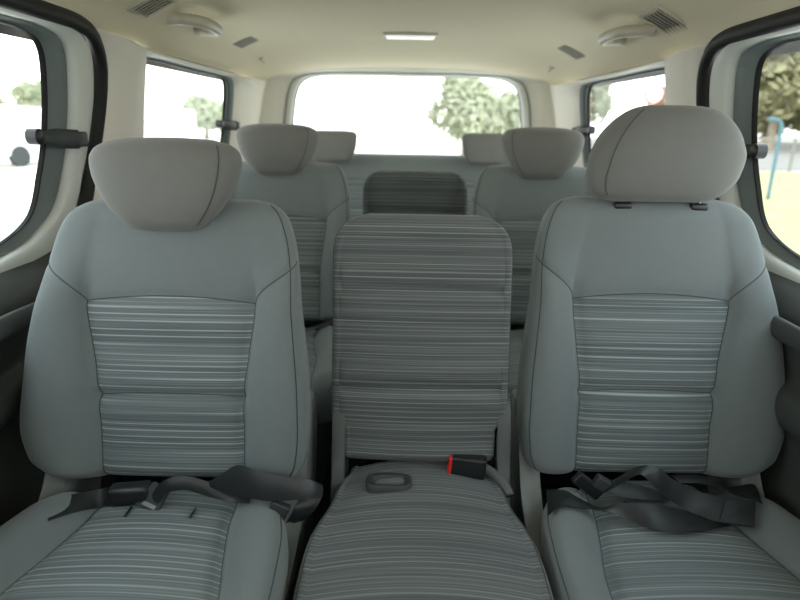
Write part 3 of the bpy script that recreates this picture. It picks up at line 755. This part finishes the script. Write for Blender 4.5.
# ------------------------------------------------------------------ fittings on walls and ceiling
def window_latch(s, y, z, length, label):
    o = empty('window_latch', wallp(s, y, z, -.02), label, 'latch', 'black flip-out window latches')
    inw = Vector((-s, 0, 0))
    # pivot knob near the glass, arm running rearward to the pillar
    bm = bmesh.new()
    tube(bm, [inw*-.004, inw*.006, inw*.018, inw*.022], lambda t: .017 if t < .9 else .012, 20)
    finish(bm, 'pivot_knob', M['black'], parent=o, angle=40)
    bm = bmesh.new()
    P = [Vector((0, 0, 0))+inw*.016, Vector((0, length*.3, -.003))+inw*.022, Vector((0, length*.65, -.006))+inw*.036, Vector((0, length, -.008))+inw*.044]
    tube(bm, catmull(P, 6), lambda t: .011+.010*smooth(t*1.8), 14, flat=(inw, .35))
    finish(bm, 'latch_arm', M['plastic_dark'], parent=o, angle=50)
    bm = bmesh.new(); box(bm, P[-1]+Vector((0, .008, 0))-inw*.012, (.045, .035, .034), bev=.006)
    finish(bm, 'mounting_block', M['plastic_dark'], parent=o, angle=40)
    return o
window_latch(-1, 1.305, 1.093, .105, 'black latch on the big left door window')
window_latch(1, 1.392, 1.086, .10, 'black latch on the big right door window, beside the raised headrest')
window_latch(-1, 2.60, 1.112, .12, 'small black latch on the far left side window')
window_latch(1, 2.655, 1.112, .12, 'small black latch on the far right side window')

def surf(x, y):
    z = ceil_z(x, y); e = .01
    n = Vector((-(ceil_z(x+e, y)-ceil_z(x-e, y))/(2*e), -(ceil_z(x, y+e)-ceil_z(x, y-e))/(2*e), 1)).normalized()
    return Vector((x, y, z)), -n          # point and inward (downward) normal
def frame_at(x, y):
    p, n = surf(x, y); yv = Vector((0, 1, 0)); yv = (yv-n*yv.dot(n)).normalized(); xv = yv.cross(n)
    return p, Matrix((xv, yv, n)).transposed()
def grab_handle(x, y, label):
    p, F = frame_at(x, y)
    o = empty('grab_handle', p, label, 'handle', 'beige overhead grab handles')
    yv = F @ Vector((0, 1, 0)); inn = Vector((-math.copysign(1, x), 0, .22)).normalized(); dn = F @ Vector((0, 0, 1))
    def W(a, b, c): return yv*b + inn*c + dn*(.006+.020*min(1, c/.06))
    for b in (-.105, .105):
        bm = bmesh.new()
        rr = [W(0, b, -.004), W(0, b, .006), W(0, b*.98, .018), W(0, b*.9, .032)]
        tube(bm, catmull(rr, 4), lambda t: .020-.007*t, 14)
        finish(bm, 'mount', M['handle'], parent=o, angle=50)
    bm = bmesh.new(); path = [W(0, b, c) for b, c in [(-.102, .012), (-.098, .045), (-.078, .064), (0, .070), (.078, .064), (.098, .045), (.102, .012)]]
    tube(bm, catmull(path, 6), .0155, 14)
    finish(bm, 'grip', M['handle'], parent=o)
    return o
grab_handle(-.645, 1.85, 'beige grab handle on the ceiling above the left side window')
grab_handle(.658, 1.87, 'beige grab handle on the ceiling above the right side window')
def vent(x, y, label, w=.085, l=.10, lip=.012, tilt=-.7, fill=.5):
    p, F = frame_at(x, y)
    o = empty('ceiling_vent', p, label, 'vent', 'slatted ceiling air vents')
    def mk(nm, items, m):
        bm = bmesh.new()
        for c, s, rx in items: box(bm, F @ Vector(c), s, rot=F @ Matrix.Rotation(rx, 3, 'X'), bev=min(s)*.3, seg=2)
        return finish(bm, nm, m, parent=o, angle=40)
    fh, sz, st = (.010, .006, .0022) if tilt else (.004, .0052, .0012)
    mk('frame', [((-w/2, 0, .002), (lip, l+lip, fh), 0), ((w/2, 0, .002), (lip, l+lip, fh), 0), ((0, -l/2, .002), (w, lip, fh), 0), ((0, l/2, .002), (w, lip, fh), 0)], M['vent'])
    mk('backing', [((0, 0, .003), (w, l, .003), 0)], M['vent_hole'])
    n = 6
    for i in range(n): mk('slat', [((0, -l/2+l*(i+.5)/n, sz), (w, l/n*fill, st), tilt)], M['vent'])
    return o
vent(-.632, 1.60, 'ceiling vent at the top edge of the photo, left side')
vent(-.605, 2.42, 'small slatted ceiling vent behind the left grab handle', .09, .12, .010, 0, .30)
vent(.655, 1.66, 'slatted ceiling vent in front of the right grab handle', .10, .12)
vent(.628, 2.49, 'small slatted ceiling vent behind the right grab handle', .09, .12, .010, 0, .30)
# dome lamp
p, F = frame_at(.006, 2.57)
o = empty('ceiling_lamp', p, 'white rectangular dome lamp in the middle of the ceiling near the rear', 'lamp')
bm = bmesh.new(); box(bm, (0, 0, -.004), (.215, .085, .016), bev=.007); finish(bm, 'housing', M['handle'], parent=o, angle=40)
bm = bmesh.new(); box(bm, (0, 0, -.013), (.19, .062, .012), bev=.005); finish(bm, 'lens', M['lamp'], parent=o, angle=40)
for x, y, lb in ((-.640, 2.78, 'tiny beige clip on the ceiling behind the small left vent'), (.640, 2.86, 'tiny beige clip on the ceiling behind the small right vent')):
    p, F = frame_at(x, y); bm = bmesh.new()
    tube(bm, [F @ Vector((0, b, c)) for b, c in [(-.014, .0), (-.012, .008), (0, .011), (.010, .012), (.014, .016)]], .004, 8)
    tube(bm, [F @ Vector((0, -.008, -.002)), F @ Vector((0, -.008, .004))], .012, 12)
    finish(bm, 'coat_hook', M['vent'], label=lb, cat='hook', group='tiny ceiling clips', loc=p)

# ------------------------------------------------------------------ outside
GZ = -.5
bm = bmesh.new(); bmesh.ops.create_grid(bm, x_segments=1, y_segments=1, size=200); bmesh.ops.translate(bm, vec=(0, 60, GZ), verts=bm.verts)
finish(bm, 'ground', M['ground'], smooth_=False, kind='structure')
def sheet(nm, x0, x1, y0, y1, z, m, **kw):
    bm = bmesh.new(); nx = 24; G = []
    for j in range(13):
        G.append([bm.verts.new((lerp(x0, x1, i/nx), lerp(y0, y1, j/12)+(.35*noise.noise((i*.7, j*.7, 1)) if j in (0, 12) else 0), z)) for i in range(nx+1)])
    for a, b in zip(G, G[1:]):
        for i in range(nx): bm.faces.new((a[i], a[i+1], b[i+1], b[i]))
    return finish(bm, nm, m, smooth_=False, **kw)
sheet('grass_verge', 4.5, 40, 3.5, 23, GZ+.02, M['grass'], kind='stuff', label='strip of dry yellow-green grass outside the right windows', cat='grass')
sheet('road', 6, 95, 23.5, 75, GZ+.015, M['road'], kind='structure')
def tree(loc, rad, hgt, m, label, seed, group, trunk=.9, nleaf=2600):
    rnd = random.Random(seed)
    o = empty('tree', loc, label, 'tree', group)
    bm = bmesh.new(); tube(bm, [(0, 0, 0), (.05, 0, trunk*.6), (0, .05, hgt*.6)], lambda t: rad*.09*(1-.5*t), 8); finish(bm, 'trunk', M['bark'], parent=o)
    bm = bmesh.new(); blobs = []
    for i in range(14):
        a = rnd.uniform(0, 2*PI); q = rnd.uniform(0, 1)
        zc = trunk+(hgt-trunk)*(.25+.6*q); rr = rad*(1-.55*q)*.6
        blobs.append((Vector((math.cos(a)*rr, math.sin(a)*rr, zc)), rad*rnd.uniform(.32, .5)*(1-.25*q)))
    for i in range(nleaf):
        c, r = rnd.choice(blobs); d = Vector((rnd.gauss(0, 1), rnd.gauss(0, 1), rnd.gauss(0, 1))).normalized()
        p = c+d*r*rnd.uniform(.55, 1.05); s = rad*rnd.uniform(.06, .12)
        u = Vector((rnd.gauss(0, 1), rnd.gauss(0, 1), rnd.gauss(0, 1))).normalized(); w = u.orthogonal().normalized()
        vs = [bm.verts.new(p+u*s), bm.verts.new(p+w*s*.5), bm.verts.new(p-u*s), bm.verts.new(p-w*s*.5)]; bm.faces.new(vs)
    finish(bm, 'foliage', m, parent=o, smooth_=False, merge=0)
    return o
gt = 'trees seen through the windows'
tree((2.3, 25, GZ), 1.9, 3.2, M['leaf_haze'], 'hazy broad tree outside, at the right of the rear window', 1, gt)
tree((4.9, 28, GZ), 1.8, 2.9, M['leaf_haze'], 'lower hazy bush at the far right edge of the rear window', 2, gt)
for i, (x, y, r, h, m, lb) in enumerate([
        (14.6, 50, 2.0, 6.4, 'leaf_haze', 'tall slim pale tree outside the far right side window'),
        (21.0, 50, 2.2, 5.6, 'leaf_olive', 'olive tree behind the round sign outside the far right window'),
        (25.2, 43, 4.4, 8.4, 'leaf_olive', 'front olive tree at the left edge of the right door window'),
        (34.2, 43, 4.4, 8.4, 'leaf_olive', 'front olive tree at the right edge of the right door window'),
        (30.5, 53, 4.5, 10.2, 'leaf_olive', 'taller olive tree behind, left in the right door window'),
        (39.8, 53, 4.5, 10.0, 'leaf_olive', 'taller olive tree behind, right in the right door window'),
        (36.5, 63, 4.6, 12.4, 'leaf_olive', 'tallest olive tree at the back, left in the right door window'),
        (46.0, 63, 4.6, 12.0, 'leaf_olive', 'tallest olive tree at the back, right in the right door window'),
        (-27.0, 45, 2.2, 4.0, 'leaf_pale', 'very pale tree outside the left door window'),
        (-33.5, 48, 2.6, 3.6, 'leaf_pale', 'very pale low tree at the left edge of the left door window'),
        (-15.0, 46, 2.4, 2.7, 'leaf_pale', 'very pale bush outside the far left side window')]):
    tree((x, y, GZ), r, h, M[m], lb, 20+i, gt, .25 if m == 'leaf_olive' and x > 24 else .9, 5000 if x > 24 else 2600)
# round road sign
o = empty('road_sign', (7.80, 20, GZ), 'round white road sign with a red rim outside the far right window', 'sign')
bm = bmesh.new(); tube(bm, [(0, .05, 0), (0, .05, 3.2)], .035, 10); finish(bm, 'pole', M['white'], parent=o, angle=40)
bm = bmesh.new(); tube(bm, [(0, .0, 2.56), (0, .03, 2.56)], .33, 40); finish(bm, 'rim', M['sign_red'], parent=o, angle=40)
bm = bmesh.new(); tube(bm, [(0, -.012, 2.56), (0, .0, 2.56)], .255, 40); finish(bm, 'sign_face', M['white'], parent=o, angle=40)
# thin blue post with a bent head, and a rail fence by the road
bm = bmesh.new(); tube(bm, catmull([(0, 0, 0), (0, 0, 1.2), (0, 0, 1.62), (-.08, 0, 1.76), (-.32, 0, 1.80)], 6), .04, 8)
finish(bm, 'street_post', M['blue'], label='thin blue post with a bent top outside the right door window', cat='post', loc=(8.4, 14, GZ))
o = empty('rail_fence', (8, 23, GZ), 'pale rail fence along the road outside the right door window', 'fence')
for i in range(12):
    bm = bmesh.new(); box(bm, (i*1.6, 0, .65), (.08, .08, 1.3), bev=.01); finish(bm, 'fence_post', M['weathered'], parent=o, smooth_=False)
for z in (.75, 1.2):
    bm = bmesh.new(); box(bm, (8.8, -.05, z), (17.8, .05, .08), bev=.01); finish(bm, 'rail', M['weathered'], parent=o, smooth_=False)
# pale parked van outside on the left
def parked_van(loc, rz, label):
    o = empty('parked_van', loc, label, 'van', 'white vans parked outside', rz=rz)
    prof = [(-2.3, .35), (2.2, .35), (2.35, .6), (2.3, .95), (1.55, 1.12), (.95, 1.8), (-2.1, 1.88), (-2.3, 1.7)]
    bm = bmesh.new(); prism(bm, prof, lambda p, q, t: Vector((p, t, q)), -.85, .85, inset=.06); finish(bm, 'body', M['white'], parent=o, angle=30)
    for x in (-1.45, 1.45):
        for sy in (-1, 1):
            bm = bmesh.new(); tube(bm, [(x, sy*.70, .33), (x, sy*.88, .33)], .33, 20); finish(bm, 'wheel', M['plastic_dark'], parent=o, angle=40)
    for x0, x1 in ((-1.9, -.7), (-.6, .9)):
        for sy in (-1, 1):
            bm = bmesh.new(); prism(bm, [(x0, 1.2), (x1+(.35 if x1 > .5 else 0), 1.2), (x1, 1.7), (x0, 1.7)], lambda p, q, t: Vector((p, t, q)), sy*.86-.01, sy*.86+.01, inset=.004)
            finish(bm, 'side_window', M['door_trim'], parent=o, smooth_=False)
    return o
parked_van((-12.6, 21, GZ), R(70), 'white van parked outside the left door window')
parked_van((-9.5, 25, GZ), R(110), 'white van parked outside the far left side window')

# ------------------------------------------------------------------ light
w = bpy.data.worlds.new('sky'); bpy.context.scene.world = w; w.use_nodes = True
nt = w.node_tree; bg = nt.nodes['Background']
tc = nt.nodes.new('ShaderNodeTexCoord'); sx = nt.nodes.new('ShaderNodeSeparateXYZ'); rp = nt.nodes.new('ShaderNodeValToRGB')
nt.links.new(tc.outputs['Generated'], sx.inputs[0]); nt.links.new(sx.outputs['Z'], rp.inputs['Fac']); nt.links.new(rp.outputs['Color'], bg.inputs['Color'])
rp.color_ramp.elements[0].position = 0; rp.color_ramp.elements[0].color = (1, .985, .94, 1)
rp.color_ramp.elements[1].position = .8; rp.color_ramp.elements[1].color = (.80, .92, 1, 1)
bg.inputs['Strength'].default_value = 4.2

sc = bpy.context.scene
sc.view_settings.view_transform = 'Standard'; sc.view_settings.look = 'None'
sc.view_settings.exposure = .08; sc.view_settings.gamma = 1
try: sc.cycles.max_bounces = 10; sc.cycles.diffuse_bounces = 6; sc.cycles.transparent_max_bounces = 12
except Exception: pass
